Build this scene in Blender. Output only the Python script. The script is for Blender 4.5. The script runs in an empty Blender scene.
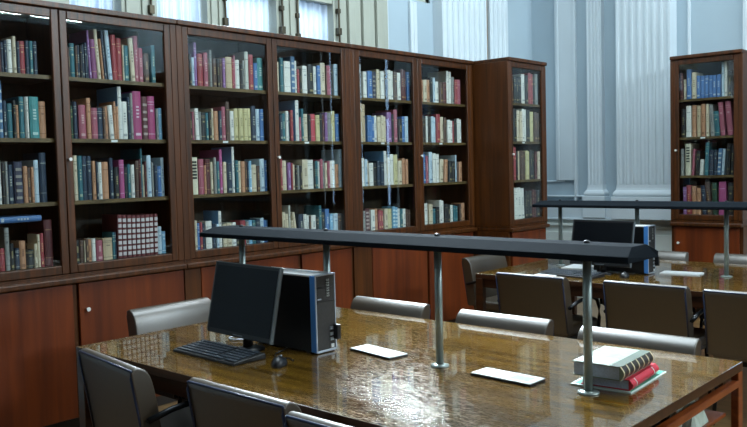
import bpy, math, random
from mathutils import Matrix, Vector

random.seed(7)
C = bpy.context.scene.collection
SC = bpy.context.scene
PI = math.pi

# ------------------------------------------------------------------ camera
cam_data = bpy.data.cameras.new('camera')
cam_data.sensor_width = 36.0
cam_data.lens = 808.11 / 747.0 * 36.0
cam_data.clip_start = 0.05
cam_data.clip_end = 100
cam = bpy.data.objects.new('camera', cam_data)
C.objects.link(cam)
yaw, pit, rol = math.radians(42.05), math.radians(3.2128), math.radians(-1.4643)
def _mat3():
    cy, sy, cp, sp, cr, sr = math.cos(yaw), math.sin(yaw), math.cos(pit), math.sin(pit), math.cos(rol), math.sin(rol)
    P = Matrix(((1, 0, 0), (0, cp, -sp), (0, sp, cp)))
    Q = Matrix(((cr, -sr, 0), (sr, cr, 0), (0, 0, 1)))
    M = Q @ P
    ax = [M @ Vector(v) for v in ((cy, 0, -sy), (sy, 0, cy), (0, 1, 0))]
    ax[2] = -ax[2]
    return ax   # world x, y, z axes in (right, down, forward) of the camera
_a = _mat3()
right = Vector((_a[0][0], _a[1][0], _a[2][0]))
down = Vector((_a[0][1], _a[1][1], _a[2][1]))
fwd = Vector((_a[0][2], _a[1][2], _a[2][2]))
cam.matrix_world = Matrix(((right[0], -down[0], -fwd[0], 0), (right[1], -down[1], -fwd[1], 0),
                           (right[2], -down[2], -fwd[2], 1.56), (0, 0, 0, 1)))
SC.camera = cam

# ------------------------------------------------------------------ light and exposure
SC.view_settings.view_transform = 'Standard'
SC.view_settings.look = 'None'
SC.view_settings.gamma = 1.0
SC.view_settings.use_curve_mapping = False
SC.view_settings.exposure = -0.38
SC.cycles.use_denoising = True
SC.cycles.max_bounces = 8
SC.cycles.transparent_max_bounces = 12
SC.cycles.sample_clamp_indirect = 6.0
SC.cycles.caustics_reflective = False
SC.cycles.caustics_refractive = False

world = bpy.data.worlds.new('daylight')
SC.world = world
world.use_nodes = True
world.node_tree.nodes['Background'].inputs[0].default_value = (0.75, 0.88, 1.0, 1)
world.node_tree.nodes['Background'].inputs[1].default_value = 1.5

def area(name, loc, rot, sx, sy, power, col):
    d = bpy.data.lights.new(name, 'AREA')
    d.shape = 'RECTANGLE'; d.size = sx; d.size_y = sy; d.energy = power; d.color = col
    o = bpy.data.objects.new(name, d); C.objects.link(o)
    o.location = loc; o.rotation_euler = rot
    return o
DAY = (0.84, 0.93, 1.0)
WARM = (1.0, 0.83, 0.62)
# daylight outside the tall windows above the bookcases (left wall) and the windows of the right wall
area('daylight_left_window', (-5.3, 3.72, 2.7), (0, -PI/2, 0), 0.7, 3.1, 17, (.68, .82, 1.0))
area('daylight_left_window', (-5.3, 3.72, 4.25), (0, -PI/2, 0), 2.3, 3.0, 100, DAY)
glow_beam = area('daylight_left_window', (-5.85, 6.35, 4.65), (0, 0, 0), 2.2, 2.2, 620, DAY)  # added beam behind the invented upper window, aimed to make the tabletop glow
glow_beam.rotation_euler = (Vector((-1.95, 2.2, .76)) - glow_beam.location).to_track_quat('-Z', 'Y').to_euler(); glow_beam.data.spread = math.radians(60)
area('daylight_left_window', (-5.3, -0.6, 3.95), (0, -PI/2, 0), 2.9, 2.9, 20, DAY)
for yy, pw_ in ((-2.6, 12), (0.9, 25), (4.0, 150)):
    area('daylight_right_window', (5.35, yy, 3.15), (0, PI/2, 0), 3.8, 1.9, pw_, DAY)
area('daylight_right_window', (5.35, 6.8, 5.0), (0, PI/2, 0), 1.1, 2.4, 1500, DAY)
area('daylight_ceiling_laylight', (-2.4, 4.2, 6.25), (0, 0, 0), 3.4, 6.0, 900, DAY)
area('daylight_back_window', (-1.2, 8.95, 3.0), (-PI/2, 0, 0), 1.6, 4.2, 130, (.35, .6, 1.0))
# unseen globe pendants added as warm fill under the ceiling
FILL_PENDANTS = [(1.4, 5.2), (3.4, 1.2)]
FILL_POWER = 30

# ------------------------------------------------------------------ materials
def lin(h):
    if not isinstance(h, str): return tuple(h)
    v = [int(h[i:i+2], 16) / 255 for i in (0, 2, 4)]
    return tuple(c / 12.92 if c <= 0.04045 else ((c + 0.055) / 1.055) ** 2.4 for c in v)

def nt(name):
    m = bpy.data.materials.new(name); m.use_nodes = True
    return m, m.node_tree, m.node_tree.nodes['Principled BSDF']

def mat(name, col, rough=0.5, metal=0.0, var=0.12, scale=8.0, bump=0.0, coat=0.0, spec=0.5):
    m, t, b = nt(name)
    c = lin(col)
    n = t.nodes.new('ShaderNodeTexNoise'); n.inputs['Scale'].default_value = scale; n.inputs['Detail'].default_value = 4
    tc = t.nodes.new('ShaderNodeTexCoord'); t.links.new(tc.outputs['Object'], n.inputs['Vector'])
    r = t.nodes.new('ShaderNodeValToRGB')
    r.color_ramp.elements[0].position = 0.3; r.color_ramp.elements[1].position = 0.7
    r.color_ramp.elements[0].color = tuple(x * (1 - var) for x in c) + (1,)
    r.color_ramp.elements[1].color = tuple(min(1, x * (1 + var)) for x in c) + (1,)
    t.links.new(n.outputs['Fac'], r.inputs[0]); t.links.new(r.outputs[0], b.inputs['Base Color'])
    b.inputs['Roughness'].default_value = rough; b.inputs['Metallic'].default_value = metal
    b.inputs['Coat Weight'].default_value = coat; b.inputs['Coat Roughness'].default_value = 0.08
    b.inputs['Specular IOR Level'].default_value = spec
    if bump:
        bp = t.nodes.new('ShaderNodeBump'); bp.inputs['Strength'].default_value = bump; bp.inputs['Distance'].default_value = 0.004
        t.links.new(n.outputs['Fac'], bp.inputs['Height']); t.links.new(bp.outputs[0], b.inputs['Normal'])
    return m

def wood(name, dark, light, rough=0.3, stretch=(14, 14, 0.9), coat=0.3, coat_rough=0.12, bump=0.03):
    m, t, b = nt(name)
    tc = t.nodes.new('ShaderNodeTexCoord')
    mp = t.nodes.new('ShaderNodeMapping'); mp.inputs['Scale'].default_value = stretch
    t.links.new(tc.outputs['Object'], mp.inputs[0])
    n = t.nodes.new('ShaderNodeTexNoise'); n.inputs['Scale'].default_value = 2.2; n.inputs['Detail'].default_value = 7; n.inputs['Distortion'].default_value = 0.6
    t.links.new(mp.outputs[0], n.inputs['Vector'])
    r = t.nodes.new('ShaderNodeValToRGB')
    r.color_ramp.elements[0].position = 0.32; r.color_ramp.elements[1].position = 0.7
    r.color_ramp.elements[0].color = lin(dark) + (1,); r.color_ramp.elements[1].color = lin(light) + (1,)
    t.links.new(n.outputs['Fac'], r.inputs[0]); t.links.new(r.outputs[0], b.inputs['Base Color'])
    b.inputs['Roughness'].default_value = rough; b.inputs['Specular IOR Level'].default_value = 0.33
    b.inputs['Coat Weight'].default_value = coat; b.inputs['Coat Roughness'].default_value = coat_rough
    if bump:
        bp = t.nodes.new('ShaderNodeBump'); bp.inputs['Strength'].default_value = bump; bp.inputs['Distance'].default_value = 0.003
        t.links.new(n.outputs['Fac'], bp.inputs['Height']); t.links.new(bp.outputs[0], b.inputs['Normal'])
    return m

M = {}
M['walnut'] = wood('walnut', '251101', '502804', 0.42, (16, 16, 1.0), 0.1, 0.3)
M['panel'] = wood('walnut_panel', '321804', '4f2908', 0.42, (9, 9, 0.6), 0.05, 0.25)
M['mahogany'] = wood('mahogany', '4a1d08', '6a2e0c', 0.42, (6, 6, 0.4), 0.15, 0.25)
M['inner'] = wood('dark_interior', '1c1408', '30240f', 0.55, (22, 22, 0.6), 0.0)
M['edge'] = wood('shelf_edge', '4a3a22', '6b5635', 0.45, (4, 4, 20), 0.0)
M['rail_wood'] = wood('rail_wood', '6a2e10', '8f4a20', 0.35, (12, 2, 12), 0.3)
M['wall'] = mat('wall_paint', '98aab5', 0.75, var=0.04, scale=1.2)
M['wall_trim'] = mat('pilaster_paint', 'bdc9d0', 0.6, var=0.04, scale=2)
M['wains'] = mat('wainscot_paint', 'c9d0cc', 0.55, var=0.05, scale=2)
M['cream'] = mat('cream_window_paint', '9a9f94', 0.5, var=0.06, scale=3)
M['ceiling'] = mat('ceiling_paint', 'd5d6d0', 0.9, var=0.02)
M['brass'] = mat('tarnished_brass', '4c463a', 0.4, 0.8)
M['dark_metal'] = mat('dark_metal', '15181c', 0.35, 0.6)
M['steel'] = mat('brushed_steel', '8f9b98', 0.36, 0.6, 0.08, 30)
M['hood'] = mat('hood_enamel', '171c21', 0.9, 0.0, 0.05, 5, coat=0.0, spec=0.03)
M['tube'] = mat('tube_glass', 'c8ccd0', 0.2)
M['leather'] = mat('dark_leather', '2e210a', 0.42, 0.0, 0.15, 60, 0.1, coat=0.0, spec=1.0)
for _n in M['leather'].node_tree.nodes:
    if _n.type == 'BSDF_PRINCIPLED': _n.inputs['IOR'].default_value = 1.6
M['piping'] = mat('piping_blue_sheen', '1c2740', 0.35)  # blue edge highlight put into the piping colour
M['black'] = mat('black_plastic', '0c0d10', 0.4, var=0.1)
M['screen'] = mat('dark_screen', '04070d', 0.3, var=0.0, spec=0.2)
M['bezel'] = mat('grey_bezel', '5c6366', 0.35, 0.3)
M['blueplastic'] = mat('blue_plastic', '4a8ad6', 0.35, var=0.05)
M['silver'] = mat('silver_plastic', 'bcc6d2', 0.3, 0.3, var=0.04)
M['whitemetal'] = mat('pale_grey_metal', 'f6f7f8', 0.42, 0.2, var=0.03)
M['mesh'] = mat('front_mesh', '282523', 0.5, var=0.3, scale=120)
M['key'] = mat('black_key', '2a323b', 0.35)
M['white'] = mat('white_plastic', 'a4aaa8', 0.55, var=0.03)
M['paper'] = mat('white_paper', 'dfe2e2', 0.7, var=0.03)
M['greyprint'] = mat('grey_print', '565e59', 0.5, var=0.35, scale=60)
M['knob'] = mat('pale_knob', 'cfd2cf', 0.3)
M['plinth'] = mat('dark_plinth', '1e120b', 0.5)
M['brown_strip'] = mat('brown_strip', '7a6248', 0.5)
M['outlet'] = mat('outlet_grey', '7f8891', 0.5)

def floor_mat():
    m, t, b = nt('parquet')
    tc = t.nodes.new('ShaderNodeTexCoord')
    br = t.nodes.new('ShaderNodeTexBrick')
    br.inputs['Color1'].default_value = lin('6e5434') + (1,); br.inputs['Color2'].default_value = lin('5e4529') + (1,)
    br.inputs['Mortar'].default_value = lin('3c2b1a') + (1,)
    br.inputs['Scale'].default_value = 1.0; br.inputs['Brick Width'].default_value = 0.6; br.inputs['Row Height'].default_value = 0.09
    br.inputs['Mortar Size'].default_value = 0.003
    t.links.new(tc.outputs['Object'], br.inputs['Vector'])
    t.links.new(br.outputs[0], b.inputs['Base Color']); b.inputs['Roughness'].default_value = 0.35
    b.inputs['Coat Weight'].default_value = 0.2
    return m
M['floor'] = floor_mat()

def table_mat():
    # dark varnished top: figured brown wood, glossy coat, fine worn scratches running along the grain
    m, t, b = nt('varnished_table')
    N = t.nodes.new; L = t.links.new
    tc = N('ShaderNodeTexCoord')
    mp = N('ShaderNodeMapping'); mp.inputs['Scale'].default_value = (0.7, 9, 9); L(tc.outputs['Object'], mp.inputs[0])
    n = N('ShaderNodeTexNoise'); n.inputs['Scale'].default_value = 2.5; n.inputs['Detail'].default_value = 8; L(mp.outputs[0], n.inputs['Vector'])
    r = N('ShaderNodeValToRGB'); r.color_ramp.elements[0].position = 0.3; r.color_ramp.elements[1].position = 0.72
    r.color_ramp.elements[0].color = lin('372609') + (1,); r.color_ramp.elements[1].color = lin('664a17') + (1,)
    L(n.outputs['Fac'], r.inputs[0]); L(r.outputs[0], b.inputs['Base Color'])
    mp2 = N('ShaderNodeMapping'); mp2.inputs['Scale'].default_value = (11, 120, 120); L(tc.outputs['Object'], mp2.inputs[0])
    s = N('ShaderNodeTexNoise'); s.inputs['Scale'].default_value = 3.0; s.inputs['Detail'].default_value = 6; s.inputs['Roughness'].default_value = 0.7; L(mp2.outputs[0], s.inputs['Vector'])
    rr = N('ShaderNodeMapRange'); rr.inputs['From Min'].default_value = 0.35; rr.inputs['From Max'].default_value = 0.65
    rr.inputs['To Min'].default_value = 0.22; rr.inputs['To Max'].default_value = 0.30
    L(s.outputs['Fac'], rr.inputs['Value']); b.inputs['Roughness'].default_value = 0.5
    g = N('ShaderNodeBsdfAnisotropic'); g.distribution = 'BECKMANN'; g.inputs['Color'].default_value = (1, .97, .92, 1)
    L(rr.outputs[0], g.inputs['Roughness'])
    fq = N('ShaderNodeMapRange'); fq.inputs['From Min'].default_value = 0.40; fq.inputs['From Max'].default_value = 0.62
    fq.inputs['To Min'].default_value = 0.04; fq.inputs['To Max'].default_value = 0.32
    L(s.outputs['Fac'], fq.inputs['Value'])
    mxs = N('ShaderNodeMixShader'); L(fq.outputs[0], mxs.inputs[0]); L(b.outputs[0], mxs.inputs[1]); L(g.outputs[0], mxs.inputs[2])
    L(mxs.outputs[0], t.nodes['Material Output'].inputs['Surface'])
    b.inputs['Specular IOR Level'].default_value = 0.0
    b.inputs['Coat Weight'].default_value = 1.0; b.inputs['Coat Roughness'].default_value = 0.03; b.inputs['Coat IOR'].default_value = 1.6
    bp = N('ShaderNodeBump'); bp.inputs['Strength'].default_value = 0.0; bp.inputs['Distance'].default_value = 0.002
    L(s.outputs['Fac'], bp.inputs['Height']); L(bp.outputs[0], b.inputs['Normal'])
    return m
M['table'] = table_mat()
M['table_edge'] = wood('table_edge', '2a160a', '44240f', 0.35, (1, 8, 12), 0.3)

def glass_mat():
    m = bpy.data.materials.new('clear_glass'); m.use_nodes = True
    t = m.node_tree; t.nodes.clear(); N = t.nodes.new; L = t.links.new
    o = N('ShaderNodeOutputMaterial'); mx = N('ShaderNodeMixShader'); lw = N('ShaderNodeLayerWeight'); lw.inputs[0].default_value = 0.5
    pw = N('ShaderNodeMath'); pw.operation = 'POWER'; pw.inputs[1].default_value = 5
    fr = N('ShaderNodeMapRange'); fr.inputs['To Min'].default_value = 0.04; fr.inputs['To Max'].default_value = 1.0
    L(lw.outputs['Facing'], pw.inputs[0]); L(pw.outputs[0], fr.inputs['Value'])
    tr = N('ShaderNodeBsdfTransparent'); tr.inputs[0].default_value = (0.93, 0.96, 0.96, 1)
    gl = N('ShaderNodeBsdfGlossy'); gl.inputs['Roughness'].default_value = 0.015
    L(fr.outputs[0], mx.inputs[0]); L(tr.outputs[0], mx.inputs[1]); L(gl.outputs[0], mx.inputs[2]); L(mx.outputs[0], o.inputs[0])
    return m
M['glass'] = glass_mat()

def curtain_mat():
    m = bpy.data.materials.new('sheer_curtain'); m.use_nodes = True
    t = m.node_tree; t.nodes.clear(); N = t.nodes.new; L = t.links.new
    o = N('ShaderNodeOutputMaterial'); mx = N('ShaderNodeMixShader'); mx.inputs[0].default_value = 0.55
    d = N('ShaderNodeBsdfDiffuse'); tl = N('ShaderNodeBsdfTranslucent')
    w = N('ShaderNodeTexWave'); w.inputs['Scale'].default_value = 9; w.bands_direction = 'Y'; w.inputs['Distortion'].default_value = 2
    tc = N('ShaderNodeTexCoord'); L(tc.outputs['Object'], w.inputs['Vector'])
    r = N('ShaderNodeValToRGB'); r.color_ramp.elements[0].color = (0.62, 0.70, 0.80, 1); r.color_ramp.elements[1].color = (0.78, 0.84, 0.92, 1)
    L(w.outputs['Fac'], r.inputs[0]); L(r.outputs[0], d.inputs[0]); L(r.outputs[0], tl.inputs[0])
    L(d.outputs[0], mx.inputs[1]); L(tl.outputs[0], mx.inputs[2]); L(mx.outputs[0], o.inputs[0])
    return m
M['curtain'] = curtain_mat()

# ------------------------------------------------------------------ mesh builder
class MB:
    def __init__(s): s.v = []; s.f = []; s.m = []; s.sm = []
    def add(s, vs, fs, mi=0, smooth=False):
        k = len(s.v); s.v += [tuple(v) for v in vs]
        for f in fs: s.f.append(tuple(i + k for i in f)); s.m.append(mi); s.sm.append(smooth)
        return s
    def box(s, x0, x1, y0, y1, z0, z1, mi=0, T=None):
        vs = [(x, y, z) for x in (x0, x1) for y in (y0, y1) for z in (z0, z1)]
        if T is not None: vs = [T @ Vector(v) for v in vs]
        return s.add(vs, [(0, 1, 3, 2), (4, 6, 7, 5), (0, 4, 5, 1), (2, 3, 7, 6), (0, 2, 6, 4), (1, 5, 7, 3)], mi)
    def prism(s, pts, fn, a, b, mi=0, smooth=False):
        n = len(pts); vs = [fn(p, a) for p in pts] + [fn(p, b) for p in pts]
        s.add(vs, [(i, (i + 1) % n, n + (i + 1) % n, n + i) for i in range(n)], mi, smooth)
        k = len(s.v) - 2 * n
        s.f.append(tuple(range(k + n - 1, k - 1, -1))); s.m.append(mi); s.sm.append(False)
        s.f.append(tuple(range(k + n, k + 2 * n))); s.m.append(mi); s.sm.append(False)
        return s
    def prism_z(s, pts, z0, z1, mi=0, smooth=False): return s.prism(pts, lambda p, t: (p[0], p[1], t), z0, z1, mi, smooth)
    def prism_x(s, pts, x0, x1, mi=0, smooth=False): return s.prism(pts, lambda p, t: (t, p[0], p[1]), x0, x1, mi, smooth)
    def tube(s, path, r, mi=0, seg=10, closed=False, r1=None):
        P = [Vector(p) for p in path]; n = len(P); rings = []
        up = Vector((0, 0, 1))
        for i in range(n):
            a = P[(i - 1) % n] if (closed or i > 0) else P[i]; b = P[(i + 1) % n] if (closed or i < n - 1) else P[i]
            d = (b - a).normalized()
            u = d.cross(up)
            if u.length < 1e-3: u = d.cross(Vector((1, 0, 0)))
            u.normalize(); w = u.cross(d)
            rr = r if r1 is None else r + (r1 - r) * i / max(1, n - 1)
            rings.append([P[i] + (u * math.cos(2 * PI * k / seg) + w * math.sin(2 * PI * k / seg)) * rr for k in range(seg)])
        vs = [v for g in rings for v in g]
        fs = []
        for i in range(n if closed else n - 1):
            j = (i + 1) % n
            for k in range(seg): fs.append((i * seg + k, i * seg + (k + 1) % seg, j * seg + (k + 1) % seg, j * seg + k))
        s.add(vs, fs, mi, True)
        if not closed:
            k = len(s.v) - n * seg
            s.f.append(tuple(range(k + seg - 1, k - 1, -1))); s.m.append(mi); s.sm.append(False)
            s.f.append(tuple(range(k + (n - 1) * seg, k + n * seg))); s.m.append(mi); s.sm.append(False)
        return s
    def lathe(s, prof, cx=0, cy=0, mi=0, seg=20):
        vs = []; n = len(prof)
        for r, z in prof:
            for k in range(seg):
                a = 2 * PI * k / seg; vs.append((cx + r * math.cos(a), cy + r * math.sin(a), z))
        fs = [(i * seg + k, i * seg + (k + 1) % seg, (i + 1) * seg + (k + 1) % seg, (i + 1) * seg + k) for i in range(n - 1) for k in range(seg)]
        return s.add(vs, fs, mi, True)
    def build(s, name, mats, parent=None, bevel=0, seg=2, loc=None, rot=None):
        me = bpy.data.meshes.new(name); me.from_pydata(s.v, [], s.f)
        for m in (mats if isinstance(mats, (list, tuple)) else [mats]): me.materials.append(m)
        me.polygons.foreach_set('material_index', s.m); me.polygons.foreach_set('use_smooth', s.sm)
        me.update()
        import bmesh
        b = bmesh.new(); b.from_mesh(me); bmesh.ops.recalc_face_normals(b, faces=b.faces); b.to_mesh(me); b.free()
        o = bpy.data.objects.new(name, me); C.objects.link(o)
        if parent: o.parent = parent
        if loc: o.location = loc
        if rot: o.rotation_euler = rot
        if bevel:
            bv = o.modifiers.new('bevel', 'BEVEL'); bv.width = bevel; bv.segments = seg; bv.limit_method = 'ANGLE'; bv.angle_limit = math.radians(40)
            bv.harden_normals = False
        return o

def tag(o, label, cat, group=None, kind=None):
    if label: o['label'] = label
    if cat: o['category'] = cat
    if group: o['group'] = group
    if kind: o['kind'] = kind
    return o
def thing(name, label, cat, loc=(0, 0, 0), rz=0, group=None):
    o = bpy.data.objects.new(name, None); C.objects.link(o)
    o.location = loc; o.rotation_euler = (0, 0, rz); o.empty_display_size = 0.1
    return tag(o, label, cat, group)
def struct(name, mb, mats, parent=None, bevel=0, seg=2):
    o = mb.build(name, mats, parent, bevel, seg)
    if parent is None: o['kind'] = 'structure'
    return o
def copy_tree(src, loc=None, rz=None, label=None, group=None):
    def rec(o, p):
        c = o.copy(); C.objects.link(c)
        c.parent = p
        for ch in kids[o.name]: rec(ch, c)
        return c
    kids = {}
    def walk(o):
        kids[o.name] = list(o.children)
        for ch in o.children: walk(ch)
    walk(src)
    r = rec(src, None)
    if loc is not None: r.location = loc
    if rz is not None: r.rotation_euler = (0, 0, rz)
    if label: r['label'] = label
    if group: r['group'] = group
    return r

# ------------------------------------------------------------------ room shell
XL, XR, YN, YF, ZC = -5.12, 5.0, -5.0, 8.6, 6.0
struct('floor', MB().box(XL - .4, XR + .3, YN - .3, YF + .3, -0.1, 0), M['floor'])
w = MB(); w.box(XL - .4, XR + .3, YN - .3, 1.2, ZC, ZC + .15).box(XL - .4, XR + .3, 7.2, YF + .3, ZC, ZC + .15)
w.box(XL - .4, -4.1, 1.2, 7.2, ZC, ZC + .15).box(-.7, XR + .3, 1.2, 7.2, ZC, ZC + .15)
struct('ceiling', w, M['ceiling'])
w = MB()      # glazed ceiling light over the tables: bars and panes
for k in range(7): w.box(-4.1, -.7, 1.2 + k * 5.94 / 6, 1.26 + k * 5.94 / 6, ZC + .02, ZC + .10)
for k in range(5): w.box(-4.1 + k * 3.34 / 4, -4.04 + k * 3.34 / 4, 1.2, 7.2, ZC + .02, ZC + .10)
o = struct('window_9', w, M['cream']); MB().box(-4.1, -.7, 1.2, 7.2, ZC + .05, ZC + .06).build('window_glass', M['glass'], o)
OPEN = [(2.2, 5.24), (-2.1, 0.9)]      # window openings of the left wall
ZO0, ZO1 = 2.35, 5.4
w = MB()
w.box(XL - .3, XL, YN - .3, YF + .3, 0, ZO0); w.box(XL - .3, XL, YN - .3, YF + .3, ZO1, ZC)
for a, b in ((YN - .3, -2.1), (0.9, 2.2), (5.24, 5.30), (6.62, YF + .3)): w.box(XL - .3, XL, a, b, ZO0, ZO1)
w.box(XL - .3, XL, 5.30, 6.62, ZO0, 3.22)
struct('wall_left', w, M['wall'])
w = MB()      # back wall, with a tall window right of the picture
w.box(XL, -2.0, YF, YF + .3, 0, ZC); w.box(-0.2, XR + .3, YF, YF + .3, 0, ZC)
w.box(-2.0, -0.2, YF, YF + .3, 0, 0.9); w.box(-2.0, -0.2, YF, YF + .3, 5.0, ZC)
struct('wall_back', w, M['wall'])
struct('wall_near', MB().box(XL, XR, YN - .3, YN, 0, ZC), M['wall'])
w = MB(); w.box(XL, XR, YN, YN + .06, 0, 3.2); w.box(XL, XR, YN, YN + .1, 3.2, 3.3)  # unseen dark panelling, added to cut the fill on the near chair backs
for k in range(14): w.box(XL + .1 + k * .72, XL + .7 + k * .72, YN + .06, YN + .08, .3, 3.0)
struct('added_trim_11', w, M['panel'])
w = MB(); w.box(XR - .05, XR, YN, YF, 0, 1.15); w.box(XR - .08, XR, YN, YF, 1.15, 1.2)  # unseen dark panelling, added to dull reflections in the bookcase glass
for a_, b_, c_ in ((1.95, 2.95, 3.3), (5.05, YF, 4.3)): w.box(XR - .06, XR, a_, b_, 1.2, c_)
struct('added_trim_12', w, M['panel'])
w = MB(); w.box(-.15, XR - .1, YF - .06, YF, 0, 3.3); w.box(-.15, XR - .1, YF - .1, YF, 3.3, 3.4)  # dark panelling added out of view so the glass doors reflect less
for k in range(6): w.box(k * .8, .65 + k * .8, YF - .08, YF - .06, .3, 3.1)
struct('added_trim_13', w, M['panel'])
w = MB(); RW = [(-3.6, -1.6), (-0.1, 1.9), (3.0, 5.0), (5.6, 8.1)]; RZ = [(1.2, 5.1)] * 3 + [(4.42, 5.6)]
pr = YN - .3
for (a, b), (c_, d_) in zip(RW + [(YF + .3, YF + .3)], RZ + [(0, ZC)]):
    w.box(XR, XR + .3, pr, a, 0, ZC); pr = b
    if b > a: w.box(XR, XR + .3, a, b, 0, c_); w.box(XR, XR + .3, a, b, d_, ZC)
struct('wall_right', w, M['wall'])
def casement(i, fn):
    f = MB()
    for u in (0, .48, 1): f.box(*fn(u * .94, u * .94 + .06, 0, 1))
    for z in (0, .33, .66, .97): f.box(*fn(0, 1, z, z + .03))
    o = struct('window_%d' % i, f, M['cream'])
    g = MB(); g.box(*fn(.01, .99, .01, .99, True)); g.build('window_glass', M['glass'], o)
for i, (a, b) in enumerate(RW):
    zl, zh = RZ[i]
    casement(i + 4, lambda u0, u1, v0, v1, g=False, a=a, b=b, zl=zl, zh=zh: (XR + (.14 if g else .1), XR + (.15 if g else .18), a + (b - a) * u0, a + (b - a) * u1, zl + (zh - zl) * v0, zl + (zh - zl) * v1))
casement(8, lambda u0, u1, v0, v1, g=False: (-2.0 + 1.8 * u0, -2.0 + 1.8 * u1, YF + (.14 if g else .1), YF + (.15 if g else .18), .9 + 4.1 * v0, .9 + 4.1 * v1))

# left windows: cream frames, bolts, sheer curtains
def left_window(i, ys, y0, y1, bolts):
    f = MB()
    for a, b in ys:
        f.box(XL - .12, XL + .03, a, b, ZO0, ZO1)
        m_ = (a + b) / 2
        if b - a > .1:
            f.box(XL + .03, XL + .045, a + .03, m_ - .012, ZO0 + .06, ZO1 - .1); f.box(XL + .03, XL + .045, m_ + .012, b - .03, ZO0 + .06, ZO1 - .1)
    f.box(XL - .12, XL + .02, y0, y1, ZO0, ZO0 + .1); f.box(XL - .12, XL + .02, y0, y1, 3.02, 3.10); f.box(XL - .12, XL + .02, y0, y1, ZO1 - .1, ZO1)
    o = struct('window_%d' % i, f, M['cream'], bevel=.004)
    MB().box(XL - .1, XL - .095, y0, y1, ZO0, ZO1).build('window_glass', M['glass'], o)
    for y, z in bolts:
        b = MB(); b.tube([(XL + .06, y, 2.45), (XL + .06, y, 3.4)], .009)
        b.box(XL + .03, XL + .075, y - .02, y + .02, z - .03, z + .03); b.box(XL + .03, XL + .07, y - .016, y + .016, z + .16, z + .2)
        b.build('window_bolt', M['brass'], o, bevel=.003)
    return o
left_window(1, [(2.2, 2.70), (3.08, 3.37), (3.81, 3.99), (4.51, 4.77), (5.18, 5.24)], 2.2, 5.24, [(3.30, 2.73), (3.96, 2.72), (4.55, 2.72), (4.72, 2.68), (5.22, 2.78)])
f = MB()
for a_, b_, c_, d_ in ((5.30, 5.35, 3.22, 5.4), (6.57, 6.62, 3.22, 5.4), (5.30, 6.62, 3.22, 3.28), (5.30, 6.62, 5.34, 5.4), (5.94, 5.98, 3.22, 5.4)): f.box(XL - .12, XL - .02, a_, b_, c_, d_)
o = struct('window_3', f, M['cream']); MB().box(XL - .09, XL - .085, 5.30, 6.62, 3.22, 5.4).build('window_glass', M['glass'], o)  # upper window added out of view to let the tabletop glow beam in
left_window(2, [(-2.1, -1.9), (-.8, -.4), (.7, .9)], -2.1, .9, [])
def curtain(y0, y1, label, group='sheer curtains in the window above the bookcases'):
    n = 60; A = .014
    pf = [(XL - .045 + A * math.sin(i / n * (y1 - y0) * 75 + y0) + A * .6 * math.sin(i / n * (y1 - y0) * 33), y0 + (y1 - y0) * i / n) for i in range(n + 1)]
    pts = pf + [(x - .004, y) for x, y in reversed(pf)]
    o = MB().prism_z(pts, ZO0 + .1, 3.03, smooth=True).build('curtain', M['curtain'])
    tag(o, label, 'curtain', group)
curtain(2.71, 3.07, 'leftmost of four sheer white curtain panels above the bookcases')
curtain(3.38, 3.80, 'second sheer white curtain panel from left, above the second bookcase seam')
curtain(4.00, 4.50, 'widest sheer white curtain panel, third from left above the bookcases')
curtain(4.78, 5.17, 'rightmost sheer white curtain panel, beside the cream folded shutters')
M['drape'] = mat('slit_drape', '4a4438', 0.85)  # drapes added out of view, cutting the back window's light into slits
for a_, b_, lab in ((-1.98, -1.86, 'added dark drape shaping a slit at the left edge of the back wall window'), (-1.79, -1.34, 'added dark drape shaping slits in the back wall window, second from left'),
                    (-1.26, -.74, 'added dark drape shaping slits in the back wall window, middle one'), (-.67, -.56, 'narrow added dark drape shaping slits in the back wall window'), (-.50, -.22, 'added dark drape shaping a slit at the right edge of the back wall window')):
    n = 40; pf = [(a_ + (b_ - a_) * i / n, YF + .05 + .02 * math.sin(i * .9)) for i in range(n + 1)]
    o = MB().prism_z(pf + [(x_, y_ - .006) for x_, y_ in reversed(pf)], .95, 4.95, smooth=True).build('drape', M['drape'])
    tag(o, lab, 'curtain', 'added drapes shaping slits in the back wall window')
# folded shutters, panels, pilasters and strips of the left wall above the cases
f = MB(); y = 5.25; k = 0
while y < 5.82:
    f.box(XL, XL + (.07 if k % 2 else .045), y, y + .085, 2.3, 3.2); y += .095; k += 1
struct('trim_1', f, M['cream'], bevel=.008)
struct('trim_2', MB().box(XL, XL + .03, 5.9, 5.93, 2.3, 3.2).box(XL, XL + .035, 6.26, 6.31, 2.3, 3.2).box(XL, XL + .02, 6.33, 6.38, 2.3, 3.2), M['wall_trim'], bevel=.006)
def flute_profile(u0, u1, v0, v1, n, side=None):
    # a pilaster seen from above: u along the wall, v out of it; n concave flutes in the face
    pts = [(u0, v0), (u0, v1)]
    W = u1 - u0; fl = W / (n * 1.45 + .45); gap = fl * .45
    u = u0 + gap
    for i in range(n):
        for k in range(7):
            a = PI * k / 6
            pts.append((u + fl / 2 - fl / 2 * math.cos(a), v1 - fl * .42 * math.sin(a)))
        u += fl + gap
    pts += [(u1, v1), (u1, v0)]
    return pts
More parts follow.
